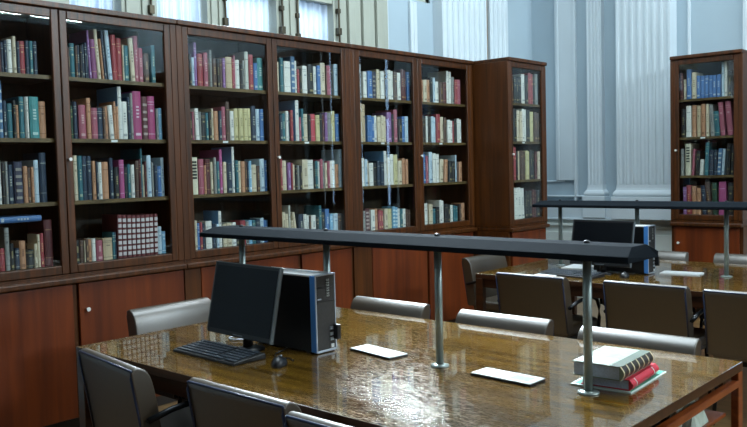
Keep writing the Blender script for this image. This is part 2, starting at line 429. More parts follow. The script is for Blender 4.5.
def pilaster(name, u0, u1, face, wall, n, back, z0=1.31, base=True):
    m = MB()
    pr = flute_profile(u0, u1, 0, face, n)
    tr = (lambda p: (p[0], YF - p[1])) if back else (lambda p: (XL + p[1], p[0]))
    m.prism_z([tr(p) for p in pr], z0, 5.6)
    o = struct(name, m, M['wall_trim'])
    if base:
        b = MB()
        prof = [(.004, 1.31), (.006, 1.275), (.012, 1.25), (.026, 1.235), (.036, 1.215), (.038, 1.20), (.034, 1.185), (.02, 1.176)]
        for (e0, za), (e1, zb) in zip(prof[:-1], prof[1:]):
            vs = []
            for e, z in ((e0, za), (e1, zb)):
                vs += [tr(p) + (z,) for p in ((u0 - e, 0), (u0 - e, face + e), (u1 + e, face + e), (u1 + e, 0))]
            b.add(vs, [(0, 1, 5, 4), (1, 2, 6, 5), (2, 3, 7, 6)], 0, False)
        def bx(e, za, zb):
            c = [tr(p) for p in ((u0 - e, 0), (u1 + e, face + e))]
            xs = sorted((c[0][0], c[1][0])); ys = sorted((c[0][1], c[1][1])); b.box(xs[0], xs[1], ys[0], ys[1], za, zb)
        bx(.05, .93, 1.178)
        b.build('pilaster_base', M['wall_trim'], o, bevel=.006)
    return o
pilaster('trim_3', 6.66, 7.46, .12, 0, 8, False, 2.3, False)
struct('trim_4', MB().box(XL, XL + .05, 7.50, 7.58, 2.0, 5.8), M['brown_strip'])
pilaster('trim_5', 7.61, 7.98, .06, 0, 4, False, 2.3, False)
# back wall
pilaster('trim_6', -4.37, -4.19, .08, 0, 4, True)
pilaster('trim_7', -3.97, -3.37, .18, 0, 7, True)
b = MB()
b.box(-4.80, -4.56, YF - .035, YF, 1.36, 5.6); b.box(-4.56, -4.53, YF - .05, YF, 1.0, 5.6)
b.box(-4.78, -4.75, YF - .045, YF, 1.36, 5.6)
b.box(XL, -4.70, YF - .02, YF, 1.34, 1.36)
b.box(-3.25, -3.22, YF - .02, YF, 1.1, 5.6); b.box(-2.70, -2.66, YF - .02, YF, 1.1, 5.6)
struct('trim_8', b, M['wall_trim'], bevel=.005)
b = MB()
b.box(XL, -2.0, YF - .10, YF, .92, 1.06); b.box(XL, -2.0, YF - .12, YF, .90, .925)
b.box(XL, -4.2, YF - .05, YF, 1.165, 1.185)
struct('trim_9', b, M['wall_trim'], bevel=.006)
b = MB(); b.box(XL, -2.0, YF - .08, YF, 0, .90); b.box(XL, -2.0, YF - .11, YF, .83, .86)
x = XL + .1
while x < -2.2:
    b.box(x, x + .5, YF - .10, YF - .08, .25, .76); x += .62
b.box(XL, -2.0, YF - .12, YF, 0, .14)
struct('trim_10', b, M['wains'], bevel=.006)
o = MB().box(-4.31, -4.23, YF - .125, YF - .10, .95, 1.03).build('wall_outlet', M['outlet'], bevel=.006)
tag(o, 'small grey outlet plate on the pale blue wall above the far monitor', 'outlet')
struct('baseboard_left', MB().box(XL, XL + .03, YN, 1.4, 0, .15), M['wall_trim'])

# ------------------------------------------------------------------ bookcases
SH = [2.162, 1.787, 1.407]
def bookcase(name, label, loc, rz, W, depth, doors, lower, side=.045, lowknob=(), group=None, glass_knob=()):
    """front plane x = 0 facing +x, width along +y"""
    t = thing(name, label, 'bookcase', loc, rz, group)
    D = depth; dt = .025
    MB().box(-D, .018, .0005, W - .0005, 2.555, 2.59).build('cornice', M['walnut'], t, bevel=.006)
    for y in (0, W - side): MB().box(-D, 0.0, y, y + side, .965, 2.555).build('side_panel', M['panel'], t, bevel=.003)
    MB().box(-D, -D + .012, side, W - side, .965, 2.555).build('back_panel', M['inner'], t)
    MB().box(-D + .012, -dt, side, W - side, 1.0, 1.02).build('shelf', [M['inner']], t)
    if len(doors) > 1:
        ym = (doors[0][1] + doors[1][0]) / 2
        MB().box(-D + .012, -dt - .008, ym - .012, ym + .012, 1.02, 2.555).build('middle_upright', M['inner'], t)
    for i, z in enumerate(SH):
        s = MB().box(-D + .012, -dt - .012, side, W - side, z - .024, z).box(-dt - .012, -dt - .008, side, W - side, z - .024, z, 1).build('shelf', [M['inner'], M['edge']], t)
        if i == 1:
            for a, b in [d_[:2] for d_ in doors]:
                c = (a + b) / 2 - .06
                MB().box(-dt - .008, -dt - .006, c, c + .045, z - .02, z - .006).build('shelf_label', M['paper'], s)
    MB().box(-D, -.004, 0, W, .943, .965).build('upper_plinth', M['walnut'], t)
    for k, (a, b, sl, sr) in enumerate([(d + (.048, .048))[:4] for d in doors]):
        g = MB(); z0, z1 = .968, 2.553
        g.box(-dt, 0, a, a + sl, z0, z1); g.box(-dt, 0, b - sr, b, z0, z1)
        g.box(-dt, 0, a + sl, b - sr, z1 - .053, z1); g.box(-dt, 0, a + sl, b - sr, z0, z0 + .052)
        fr = g.build('glass_door', M['walnut'], t, bevel=.005)
        MB().box(-.015, -.011, a + sl - .004, b - sr + .004, z0 + .048, z1 - .049).build('glass_pane', M['glass'], fr)
        if k in glass_knob:
            MB().tube([(0, a + .024, 1.66), (.012, a + .024, 1.66), (.022, a + .024, 1.66)], .006, seg=12, r1=.011).build('knob', M['knob'], fr)
    # lower cupboard
    MB().box(-D, .03, .0005, W - .0005, .907, .943).build('counter_ledge', M['walnut'], t, bevel=.008)
    c = MB(); c.box(-D, -D + .012, 0, W, .07, .907)
    for y in (0, W - .03): c.box(-D + .012, -.03, y, y + .03, .07, .907)
    c.box(-D + .012, -.03, .03, W - .03, .07, .09)
    ys = sorted([0] + [v for l in lower for v in l] + [W])
    for a, b in zip(ys[0::2], ys[1::2]):
        if b - a > .004: c.box(-.03, -.006 if b - a > .05 else -.022, a, b, .07, .907)
    c.build('cupboard_body', M['panel'], t)
    MB().box(-D, -.05, 0, W, 0, .07).build('plinth', M['plinth'], t)
    for k, (a, b) in enumerate(lower):
        d = MB().box(-.022, 0, a + .003, b - .003, .078, .9).build('cupboard_door', M['mahogany'], t, bevel=.003)
        if k in lowknob:
            MB().tube([(0, a + .05, .737), (.012, a + .05, .737), (.024, a + .05, .737)], .007, seg=12, r1=.013).build('knob', M['knob'], d)
    return t
XF = -4.64; DW = .40
bookcase('bookcase', 'near wall bookcase cut off by the left frame edge, nine matching maroon volumes inside', (XF, 1.53, 0), 0, 1.678, DW,
         [(.045, .853), (.857, 1.633)], [(.05, .868), (.902, 1.70 - .03)], lowknob=(1,), glass_knob=(1,), group='glazed wall bookcases')
bookcase('bookcase', 'middle double-door glazed bookcase directly behind the near computer', (XF, 3.21, 0), 0, 1.683, DW,
         [(.045, .843), (.847, 1.638)], [(.13, 1.05), (1.085, 1.65)], glass_knob=(1,), group='glazed wall bookcases')
bookcase('bookcase', 'far double-door glazed wall bookcase beside the forward-standing corner bookcase', (XF, 4.895, 0), 0, 1.76, DW,
         [(.045, .89, .075, .062), (.894, 1.715, .062, .05)], [(.22, .98), (1.01, 1.72)], glass_knob=(1,), group='glazed wall bookcases')
bookcase('bookcase', 'single-door bookcase standing forward of the others, plain brown side showing', (-4.24, 6.668, 0), 0, .712, .76,
         [(.035, .677)], [(.035, .677)], side=.035, glass_knob=(0,))
bookcase('bookcase', 'separate single-door bookcase against the pale blue wall at far right', (-3.215, 8.03, 0), -PI/2, .69, .42,
         [(.035, .655)], [(.03, .66)], side=.035, lowknob=(0,), glass_knob=(0,))

# ------------------------------------------------------------------ books
COL = {  # key: (colour name, hex, mark colour)
'k': ('black', '24282e', 'b0a070'), 'n': ('navy', '20344e', 'b9bcae'), 'b': ('bright blue', '2f6db4', 'd8dcd8'), 'B': ('patterned blue', '3f6f9f', 'e0e0d8'),
's': ('sky-blue', '6fb0dc', 'ffffff'), 'l': ('pale blue', 'a9c6de', '31507c'), 'w': ('white', 'd5dadb', '55606c'), 'c': ('cream', 'c9bfa8', '4a3a2a'),
'C': ('buff', 'b9a688', '3b3a3a'), 'y': ('pale yellow', 'c2bc8a', '6a6a48'), 'Y': ('off-white', 'cfcdb8', '1c2420'), 'o': ('tan', 'b88460', '5a3420'),
'r': ('crimson', '98303e', 'd8b080'), 'R': ('red', 'c23a50', 'e8c8c0'), 'm': ('maroon', '552229', 'b08a60'), 'M': ('maroon-and-white', '6a2a30', 'c4bcbc'),
'p': ('rose', 'a04c66', 'd8b4b0'), 'f': ('magenta', 'a83e84', 'e0b8d0'), 'F': ('deep pink', 'a02c70', 'e8e0e4'), 'v': ('violet', '86589c', 'd0c0dc'),
'P': ('purple', '803c78', 'd4b46c'), 't': ('teal', '1f6a7c', 'c8c8a8'), 'T': ('turquoise', '2f8f98', 'd8e8e0'), 'g': ('dark green', '1f4a3c', 'b8a868'),
'e': ('grey', '83888a', '303840'), 'E': ('light grey', 'bcc2be', '4c5458'), 'd': ('brown', '54403a', 'b49468'), 'D': ('brown patterned', '5c3238', 'c8b8b0'),
'N': ('dark patterned', '303450', 'a8a090'), 'W': ('blue-and-white', 'cdd3d6', '55606c'), 'S': ('light blue patterned', '4f96c0', 'e0ecec')}
BOOKS = [
(1,0,"m 2045 12 194 0;n 2059 16 174 0;n 2076 16 184 0;w 2096 26 193 0;c 2125 19 212 0;n 2149 16 184 0;r 2168 30 190 0;n 2203 20 195 0;t 2225 20 195 0;n 2248 22 196 0"),
(1,1,"B 2025 24 330 0;n 2055 21 214 0;t 2079 28 199 0;k 2110 16 218 0;o 2127 16 192 0;t 2146 27 241 0;e 2175 11 242 0;w 2189 13 243 0;T 2207 54 244 0;o 2267 40 219 0"),
(1,2,"w 2006 16 253 0;k 2027 16 235 0;e 2046 15 244 0;n 2064 31 226 0;N 2097 49 243 0;o 2151 24 216 0;d 2176 19 208 0;o 2198 16 211 0;l 2217 27 251 0;n 2250 40 294 0"),
(1,3,"r 1993 30 132 0;e 2026 25 248 0;k 2056 22 154 0;n 2081 26 125 0;o 2110 35 165 0;k 2150 45 109 0;c 2197 18 142 0;c 2218 16 196 0;r 2236 21 202 0;m 2262 50 279 0"),
(2,0,"k 2439 12 193 0;n 2454 9 190 0;d 2465 11 181 0;t 2479 28 207 0;d 2510 14 195 0;n 2526 14 200 0;k 2542 13 198 0;n 2557 13 207 0;n 2572 14 219 0;n 2588 9 207 0;v 2606 15 298 -2;P 2622 31 245 -2;c 2660 22 311 -3;o 2689 12 253 -3;n 2703 15 305 -3;l 2731 27 309 -3;r 2762 31 287 -1;r 2796 34 270 0;c 2832 11 231 0;t 2846 35 228 0;c 2891 30 278 -2;p 2921 26 297 0;p 2948 33 221 0;d 2992 36 191 0;t 3045 29 247 0"),
(2,1,"c 2441 17 255 0;g 2463 16 202 0;n 2481 24 227 0;p 2518 46 209 0;o 2568 27 253 0;p 2599 40 193 0;n 2643 35 197 0;d 2681 15 200 0;o 2697 16 206 0;w 2722 30 214 -2;o 2752 15 239 0;o 2768 17 209 0;W 2786 26 336 0;w 2813 40 242 0;n 2856 15 270 0;e 2875 18 300 0;F 2896 60 313 0;D 2961 42 281 0;F 3007 51 286 0;e 3065 18 204 0;s 3087 23 210 0"),
(2,2,"m 2440 23 246 0;c 2467 24 277 0;t 2493 28 275 0;n 2523 30 273 0;n 2557 28 273 0;o 2590 22 242 0;n 2616 13 239 0;w 2632 23 234 0;o 2659 41 235 0;n 2710 25 259 0;k 2739 32 201 0;f 2777 34 247 0;k 2814 22 200 0;t 2840 19 219 0;w 2863 25 215 0;d 2891 23 241 1;m 2920 16 250 0;t 2937 12 319 0;c 2951 10 214 0;m 2967 15 235 0;l 2984 31 275 0;e 3017 14 229 0;n 3034 24 208 0;b 3060 28 202 0;l 3091 22 259 0"),
(2,3,"r 2446 8 170 0;k 2456 26 141 0;d 2484 25 138 0;c 2511 8 135 0;d 2522 19 141 0;o 2543 20 139 0;w 2566 25 142 0;p 2595 41 128 0;C 2639 63 139 0;t 2706 15 172 0;n 2723 14 173 0;M 2741 30 280 1;M 2775 31 277 1;M 2809 31 275 1;M 2843 30 273 1;M 2876 30 272 1;M 2910 31 271 1;M 2944 31 271 1;M 2978 31 271 1;M 3013 29 271 1;l 3047 28 184 0;s 3078 27 149 0"),
(3,0,"t 3329 18 265 0;k 3349 15 214 0;l 3366 20 195 0;v 3390 23 300 0;r 3418 42 224 0;p 3468 33 237 0;d 3503 16 202 0;e 3522 19 261 0;d 3544 33 202 0;k 3586 16 201 0;d 3606 23 205 0;v 3632 22 213 0;C 3658 55 223 0;r 3717 13 214 0;p 3732 16 240 0;w 3751 38 210 0;k 3794 23 181 0;e 3819 16 212 0;E 3837 33 277 0;r 3874 40 259 0;b 3918 35 201 0;T 3957 54 242 0"),
(3,1,"w 3319 9 241 0;k 3331 26 186 0;p 3359 14 196 0;w 3378 31 218 -1;e 3410 16 198 0;k 3429 40 193 0;t 3473 22 192 0;k 3497 22 199 0;c 3524 15 224 0;o 3542 35 207 0;n 3580 26 209 0;p 3611 32 240 0;d 3647 33 277 0;w 3686 34 212 0;y 3723 34 231 0;y 3761 39 233 0;y 3805 33 234 0;y 3842 34 236 0;n 3881 41 256 0;l 3926 33 235 0;b 3963 37 236 0"),
(3,2,"Y 3325 58 259 0;p 3391 42 247 0;o 3436 17 203 0;m 3455 40 246 0;c 3499 20 226 0;e 3523 22 256 0;t 3548 23 229 0;f 3573 24 314 0;c 3611 29 225 0;n 3644 42 215 0;W 3690 22 334 0;t 3717 24 235 0;c 3743 21 229 0;o 3767 33 227 0;d 3804 20 229 0;n 3827 12 222 0;s 3841 24 228 0;c 3869 45 201 0;d 3918 26 192 0;l 3948 43 244 0;b 3993 21 232 0"),
(3,3,"p 3322 14 194 0;c 3339 20 206 0;b 3361 22 187 0;r 3385 21 190 0;n 3408 21 179 0;w 3433 51 195 0;n 3489 29 173 0;l 3524 24 168 0;W 3551 26 260 0;c 3584 32 163 0;c 3619 40 169 0;w 3662 38 170 0;k 3703 33 148 0;r 3740 49 179 0;e 3794 28 168 0;s 3826 31 176 0;t 3861 30 174 0;n 3894 34 180 0;l 3933 33 185 0;b 3970 42 166 0"),
(4,0,"c 4145 23 227 0;t 4186 33 260 0;w 4224 65 239 0;B 4292 41 280 0;w 4337 19 250 0;r 4362 23 188 0;k 4389 19 195 0;w 4412 52 217 0;k 4470 58 234 0;w 4534 33 223 0;b 4572 38 232 0;c 4616 52 257 0;d 4674 10 226 0;p 4687 45 241 0;k 4736 24 240 0;l 4766 46 258 0"),
(4,1,"n 4158 27 200 0;t 4188 29 212 0;w 4222 27 231 0;n 4252 16 223 0;r 4272 26 240 0;W 4324 36 319 0;p 4366 20 188 0;t 4390 23 255 0;c 4416 40 214 0;k 4460 27 211 0;R 4491 48 216 0;y 4542 44 210 0;k 4590 28 225 0;m 4622 20 216 0;v 4645 29 234 0;e 4678 40 233 0;y 4721 37 247 0;b 4770 43 226 0"),
(4,2,"r 4145 25 238 0;c 4174 39 228 0;v 4224 33 213 0;r 4261 16 209 0;c 4280 21 196 0;k 4305 21 190 0;e 4330 19 192 0;k 4353 24 186 0;c 4380 60 234 0;w 4447 58 231 0;k 4509 17 221 0;t 4530 25 221 0;w 4558 15 216 0;p 4577 28 235 0;e 4609 16 225 0;c 4629 24 206 0;p 4660 29 220 0;w 4692 59 223 0;o 4758 35 193 0;l 4799 32 315 0"),
(4,3,"c 4157 32 217 0;c 4198 27 201 -2;E 4225 16 266 0;c 4257 21 145 -3;c 4291 26 209 -6;n 4324 52 190 0;w 4382 32 187 0;w 4418 21 174 0;d 4442 16 168 0;w 4464 49 174 0;k 4516 31 158 0;t 4551 28 247 0;k 4584 30 192 0;b 4620 42 216 0;s 4671 34 171 0;l 4711 50 174 0;d 4767 48 169 0"),
(5,0,"e 5056 39 281 0;w 5119 45 222 0;b 5174 58 232 0;N 5239 50 230 0;c 5296 41 254 0;w 5344 51 240 0;k 5399 36 211 0;w 5442 35 259 0;w 5478 32 251 0;d 5520 50 248 0;w 5574 44 244 0;m 5625 36 281 0;m 5662 33 273 0;b 5710 35 261 0"),
(5,1,"C 5047 47 328 0;C 5095 43 320 0;b 5157 48 226 0;b 5206 44 218 0;w 5255 29 228 0;c 5291 44 217 0;c 5342 32 231 0;c 5375 29 223 0;v 5413 58 262 0;k 5478 30 247 0;p 5513 47 289 0;k 5570 50 209 0;b 5624 38 231 0;l 5670 45 233 0"),
(5,2,"w 5050 51 239 0;l 5107 34 230 0;c 5145 20 218 0;w 5172 52 198 0;k 5231 35 197 0;n 5273 44 213 0;n 5319 41 205 0;W 5368 36 301 0;c 5408 36 244 0;w 5451 43 272 0;y 5499 53 268 0;c 5559 50 214 0;o 5617 38 234 0;o 5656 35 226 0"),
(5,3,"e 5069 31 174 0;D 5104 58 191 0;w 5172 50 178 0;o 5226 41 185 0;r 5274 35 171 0;r 5310 32 163 0;c 5350 42 178 0;y 5400 55 175 0;S 5462 37 192 0;S 5500 34 184 0;w 5538 25 168 0;t 5567 35 166 0;w 5606 38 164 0;d 5652 31 157 0;d 5685 29 149 0"),
(6,0,"o 5896 43 203 0;c 5947 47 206 0;o 5999 44 209 0;k 6048 34 233 0;l 6086 31 232 0;w 6125 53 200 0;d 6186 53 200 0;m 6248 50 203 0;w 6306 34 313 0;w 6341 31 305 0;e 6380 40 260 0;r 6429 48 237 0;p 6482 52 240 0"),
(6,1,"k 5910 54 249 0;w 5972 27 246 0;k 6003 37 243 0;l 6049 36 244 0;l 6086 33 236 0;r 6127 60 268 0;c 6195 46 244 0;d 6246 39 239 0;w 6301 45 219 0;w 6347 41 211 0;r 6394 22 210 0;k 6420 41 233 0;w 6469 33 235 0;w 6503 30 227 0"),
(6,2,"b 5917 33 270 0;p 5959 34 253 0;l 6000 48 291 0;w 6064 47 278 0;w 6112 43 270 0;c 6171 57 221 3;o 6236 50 216 3;k 6310 53 206 0;k 6365 49 198 0;l 6422 22 259 0;d 6449 33 194 0;o 6487 49 193 0"),
(6,3,"w 5914 61 198 0;c 5987 55 186 0;t 6050 42 140 0;k 6100 49 155 0;w 6158 33 217 0;w 6192 30 209 0;k 6230 45 178 0;k 6276 41 170 0;w 6327 36 161 0;t 6375 32 155 0;t 6408 29 147 0;d 6471 34 163 0;o 6509 49 172 0"),
(7,0,"d 6787 51 264 0;k 6847 33 259 0;k 6881 30 251 0;k 6916 57 259 0;w 6982 61 290 0;k 7052 45 281 0;r 7107 46 309 0;r 7154 42 301 0;k 7201 34 307 0;e 7240 47 307 0"),
(7,1,"d 6776 31 319 0;k 6812 60 317 0;c 6881 50 303 0;c 6932 46 295 0;w 6983 31 323 0;w 7016 29 315 0;k 7054 36 317 0;k 7091 33 309 0;y 7135 59 298 0;d 7208 44 296 0;d 7253 40 288 0"),
(7,2,"r 6780 37 327 0;r 6818 34 319 0;k 6857 28 284 0;c 6890 32 284 0;d 6931 47 288 0;d 6979 43 280 0;y 7031 40 288 0;y 7073 37 280 0;k 7124 37 292 0;k 7162 34 284 0;m 7206 47 279 0;c 7263 47 279 0"),
(7,3,"w 6777 47 312 0;w 6825 43 304 0;w 6882 66 308 -2;w 6949 61 300 -2;k 7016 32 270 0;k 7049 29 262 0;k 7088 55 272 0;m 7152 33 283 0;m 7186 30 275 0;k 7226 56 272 0"),
(8,0,"m -3135 26 261 0;c -3104 24 196 0;b -3072 45 291 0;c -3022 44 258 0;b -2973 34 221 0;b -2934 34 217 0;b -2896 33 217 0;b -2857 33 214 0;b -2819 33 212 0;b -2781 33 215 0;l -2738 23 331 0;w -2712 26 337 0;k -2677 30 247 0"),
(8,1,"k -3128 39 281 0;w -3078 49 308 0;o -3020 40 311 0;C -2972 34 303 0;o -2931 36 317 0;c -2888 31 314 0;e -2837 35 303 -3;t -2800 47 238 -3;p -2744 42 324 -4;p -2681 50 331 -4"),
(8,2,"e -3134 29 265 0;Y -3088 53 315 0;p -3029 24 262 3;k -2988 32 239 3;w -2951 36 155 3;t -2901 36 319 2;n -2857 39 247 1;n -2814 29 246 1;B -2780 35 257 3;l -2741 23 252 3;k -2697 34 302 2;k -2656 28 297 1"),
(8,3,"v -3115 35 273 0;r -3072 41 289 -1;o -3024 43 281 -1;o -2976 40 260 0;n -2919 40 285 -3;d -2872 42 322 -4;g -2825 47 313 -1;f -2765 67 321 0;k -2678 50 312 0"),
]

BM = {}
for k, (nm, hx, mk) in COL.items():
    _c = lin(hx); _g = sum(_c) / 3; hx = tuple(min(1, (c_ * .82 + _g * .18) * f_) for c_, f_ in zip(_c, (1.08, 1.0, .92)))
    BM[k] = (mat('cover_' + nm.replace(' ', '_').replace('-', '_'), hx, 0.5, var=0.10, scale=14), mat('mark_' + k, tuple(.6 * p_ + .4 * q_ for p_, q_ in zip(lin(mk), hx)) if k not in 'MY' else mk, 0.5, var=0.05))
M['blue_board'] = mat('pale_blue_board', '76a8da', 0.5, var=.08)
M['pages'] = mat('book_pages', 'b8ad92', 0.8, var=0.08, scale=90)
def book_mesh(mb, k, w, h, d, rnd, T=None):
    """spine at x=0 facing +x, thickness along +y, height +z; slots 0 cover, 1 pages, 2 marks"""
    b = min(.0025, w * .15)
    base = len(mb.v)
    bi = 3 if k == 'W' else 0
    mb.box(-d, -.004, 0, b, 0, h, bi); mb.box(-d, -.004, w - b, w, 0, h, bi)
    n = 4; bow = min(.006, w * .14)
    arc = [(-.004 + bow * math.sin(PI * i / n) + (0 if i in (0, n) else .002), w * i / n) for i in range(n + 1)]
    pts = arc + [(-.007, w - b), (-.007, b)]
    mb.prism_z(pts, 0, h)
    mb.box(-d + .004, -.007, b, w - b, .004, h - .005, 1)
    def strip(z0, z1, y0=0.0, y1=1.0, mi=2):
        a, c = y0 * w, y1 * w; xx = -.004 + bow + .0026
        if y0 == 0 and y1 == 1:
            p = [(x + .0008, y) for x, y in arc] + [(-.003, w), (-.003, 0)]
            mb.prism_z(p, z0, z1, mi)
        else: mb.box(-.003, xx, a, c, z0, z1, mi)
    r = rnd.random()
    if k in 'M':
        for i in range(7): strip(h * (.06 + .13 * i), h * (.06 + .13 * i) + .022, .12, .88)
    elif k in 'DBSN':
        for i in range(5): strip(h * (.1 + .17 * i), h * (.1 + .17 * i) + .016, .15, .85)
    elif k == 'Y':
        for i in range(6): strip(h * (.42 + .085 * i), h * (.42 + .085 * i) + .014, .2, .8)
    elif w > .011:
        if r < .35:
            strip(h * .86, h * .86 + .004); strip(h * .80, h * .80 + .003)
            strip(h * .12, h * .12 + .004)
            strip(h * .64, h * .69, .3, .7)
        elif r < .75:
            for i in range(4): strip(h * (.45 + .07 * i), h * (.45 + .07 * i) + .010, .34, .66)
            strip(h * .08, h * .08 + .016, .2, .8)
        else:
            strip(h * .78, h * .8, .12, .88); strip(h * .18, h * .19)
    else:
        strip(h * .35, h * .7, .38, .62)
    if T is not None:
        for i in range(base, len(mb.v)): mb.v[i] = tuple(T @ Vector(mb.v[i]))
ORD = ['', 'first', 'second', 'third', 'fourth', 'fifth', 'sixth', 'seventh', 'eighth', 'ninth', 'tenth', 'eleventh', 'twelfth', 'thirteenth', 'fourteenth', 'fifteenth',
       'sixteenth', 'seventeenth', 'eighteenth', 'nineteenth', 'twentieth', 'twenty-first', 'twenty-second', 'twenty-third', 'twenty-fourth', 'twenty-fifth', 'twenty-sixth']
ROW = ['top shelf', 'second shelf', 'third shelf', 'bottom shelf']
CASE = {1: 'leftmost glass door', 2: 'second glass door', 3: 'third glass door', 4: 'fourth glass door', 5: 'fifth glass door', 6: 'sixth glass door',
        7: 'corner bookcase', 8: 'far right bookcase'}
ZB = [2.162, 1.787, 1.407, 1.02]
allb = []
for case, row, s in BOOKS:
    items = []
    for it in s.split(';'):
        k, u, w_, h_, ln = it.split()
        u, w_, h_, ln = int(u) / 1000, int(w_) / 1000, int(h_) / 1000, int(ln)
        size = 'tall' if h_ > .275 else ('short' if h_ < .18 else ('thick' if w_ > .045 else ('slim' if w_ < .0165 else '')))
        items.append(dict(case=case, row=row, k=k, u=u, w=w_, h=h_, ln=ln, size=size, look=(size + ' ' + COL[k][0]).strip()))
    for i, b_ in enumerate(items):
        place = ROW[row] + (', ' if case < 7 else ', ') + CASE[case]
        same = [x for x in items if x['look'] == b_['look']]
        prev = items[i - 1]['look'] if i else None
        pairs = [(items[j - 1]['look'] if j else None, items[j]['look']) for j in range(len(items))]
        if len(same) == 1:
            lab = 'the one %s book on the %s' % (b_['look'], place)
        elif prev and pairs.count((prev, b_['look'])) == 1:
            lab = '%s book right of a %s one, %s' % (b_['look'], prev, place)
        else:
            lab = '%s book, %s from left, %s' % (b_['look'], ORD[i + 1], place)
        b_['label'] = lab
    allb += items
for b_ in allb:
    X, Y = ((-4.69, b_['u']) if b_['case'] < 7 else ((-4.272, b_['u']) if b_['case'] == 7 else (b_['u'], 8.08)))
    b_['xy'] = (X, Y)
    b_['size_px'] = b_['w'] * b_['h'] / (X * X + Y * Y) * abs(X if b_['case'] < 8 else Y) / math.hypot(X, Y)
allb.sort(key=lambda b: -b['size_px'])
far = MB(); far_mats = []; far_idx = {}
for i, b_ in enumerate(allb):
    rnd = random.Random(i * 17 + 3)
    d = min(.27 if b_['case'] < 8 else .28, b_['h'] * (.66 + .12 * rnd.random()))
    X, Y = b_['xy']; z = ZB[b_['row']] + .0006
    th = -b_['ln'] * math.radians(1.2)
    off = (0, 0)
    if th < 0:
        off = (b_['w'] * (1 - math.cos(th)), -b_['w'] * math.sin(th))
    rz = 0 if b_['case'] < 8 else -PI / 2
    jx = -rnd.random() * .012
    loc = (X + jx, Y + off[0], z + off[1]) if b_['case'] < 8 else (X + off[0], Y - jx, z + off[1])
    if i < 300:
        mb = MB(); book_mesh(mb, b_['k'], b_['w'], b_['h'], d, rnd)
        o = mb.build('book', [BM[b_['k']][0], M['pages'], BM[b_['k']][1]] + ([M['blue_board']] if b_['k'] == 'W' else []), loc=loc, rot=(th, 0, rz))
        grp = ('books on the %s of the wall bookcases' % ROW[b_['row']]) if b_['case'] < 7 else ('books in the ' + CASE[b_['case']])
        tag(o, b_['label'], 'book', grp)
    else:
        T = Matrix.Translation(loc) @ Matrix.Rotation(rz, 4, 'Z') @ Matrix.Rotation(th, 4, 'X')
        m0 = len(far.m)
        book_mesh(far, b_['k'], b_['w'], b_['h'], d, rnd, T)
        for kk, mm in ((0, BM[b_['k']][0]), (1, M['pages']), (2, BM[b_['k']][1]), (3, M['blue_board'])):
            if mm.name not in far_idx: far_idx[mm.name] = len(far_mats); far_mats.append(mm)
        mp = {0: far_idx[BM[b_['k']][0].name], 1: far_idx['book_pages'], 2: far_idx[BM[b_['k']][1].name], 3: far_idx['pale_blue_board']}
        for j in range(m0, len(far.m)): far.m[j] = mp[far.m[j]]
o = far.build('shelved_books', far_mats)
tag(o, 'the many smallest slim books filling gaps on the glazed bookcase shelves', 'books', 'small shelved books', 'stuff')
# a flat-lying blue volume over the row on the leftmost bottom shelf
mb = MB(); book_mesh(mb, 'b', .035, .26, .19, random.Random(5))
o = mb.build('book', [BM['b'][0], M['pages'], BM['b'][1]], loc=(-4.70, 1.99, 1.02 + .275 + .036), rot=(PI * 1.5, 0, 0))
tag(o, 'blue book lying flat on top of the row, bottom shelf, leftmost glass door', 'book', 'books on the bottom shelf of the wall bookcases')

# ------------------------------------------------------------------ tables
TZ = .76
def reading_table(label, x0, x1, y0, y1, shelf=True):
    t = thing('reading_table', label, 'table', ((x0 + x1) / 2, (y0 + y1) / 2, 0), 0, 'long reading tables')
    a, b = (x1 - x0) / 2, (y1 - y0) / 2
    top = MB().box(-a, a, -b, b, TZ - .036, TZ, 1); top.m[5] = 0; top.build('tabletop', [M['table'], M['table_edge']], t, bevel=.003)
    e = MB()
    for s in (-1, 1):
        e.box(-a + .06, a - .06, min(s * (b - .05), s * (b - .02)), max(s * (b - .05), s * (b - .02)), .655, TZ - .036)
    e.box(-a + .02, -a + .05, -b + .05, b - .05, .655, TZ - .036)
    e.build('apron', M['table_edge'], t, bevel=.003)
    MB().box(a - .03, a, -b + .04, b - .04, .666, .693).build('end_rail', M['rail_wood'], t, bevel=.003)
    for sx in (-1, 1):
        for sy in (-1, 1):
            lw = .015 if sx > 0 else .03; cx_, cy_ = sx * (a - lw), sy * (b - .025)
            MB().box(cx_ - lw, cx_ + lw, cy_ - .025, cy_ + .025, 0, TZ - .036).build('leg', M['rail_wood'] if sx > 0 else M['table_edge'], t, bevel=.004)
    if shelf: MB().box(a - .165, a - .035, -b + .10, b - .09, .555, .57).build('undershelf', M['rail_wood'], t, bevel=.003)
    return t
T1 = (-3.56, -1.04, 1.84, 3.31)
T2 = (-3.45, -.93, 4.94, 6.39)
reading_table('nearer long glossy reading table holding the stack of two books', *T1)
reading_table('farther long reading table in front of the pale blue wall', *T2, shelf=False)

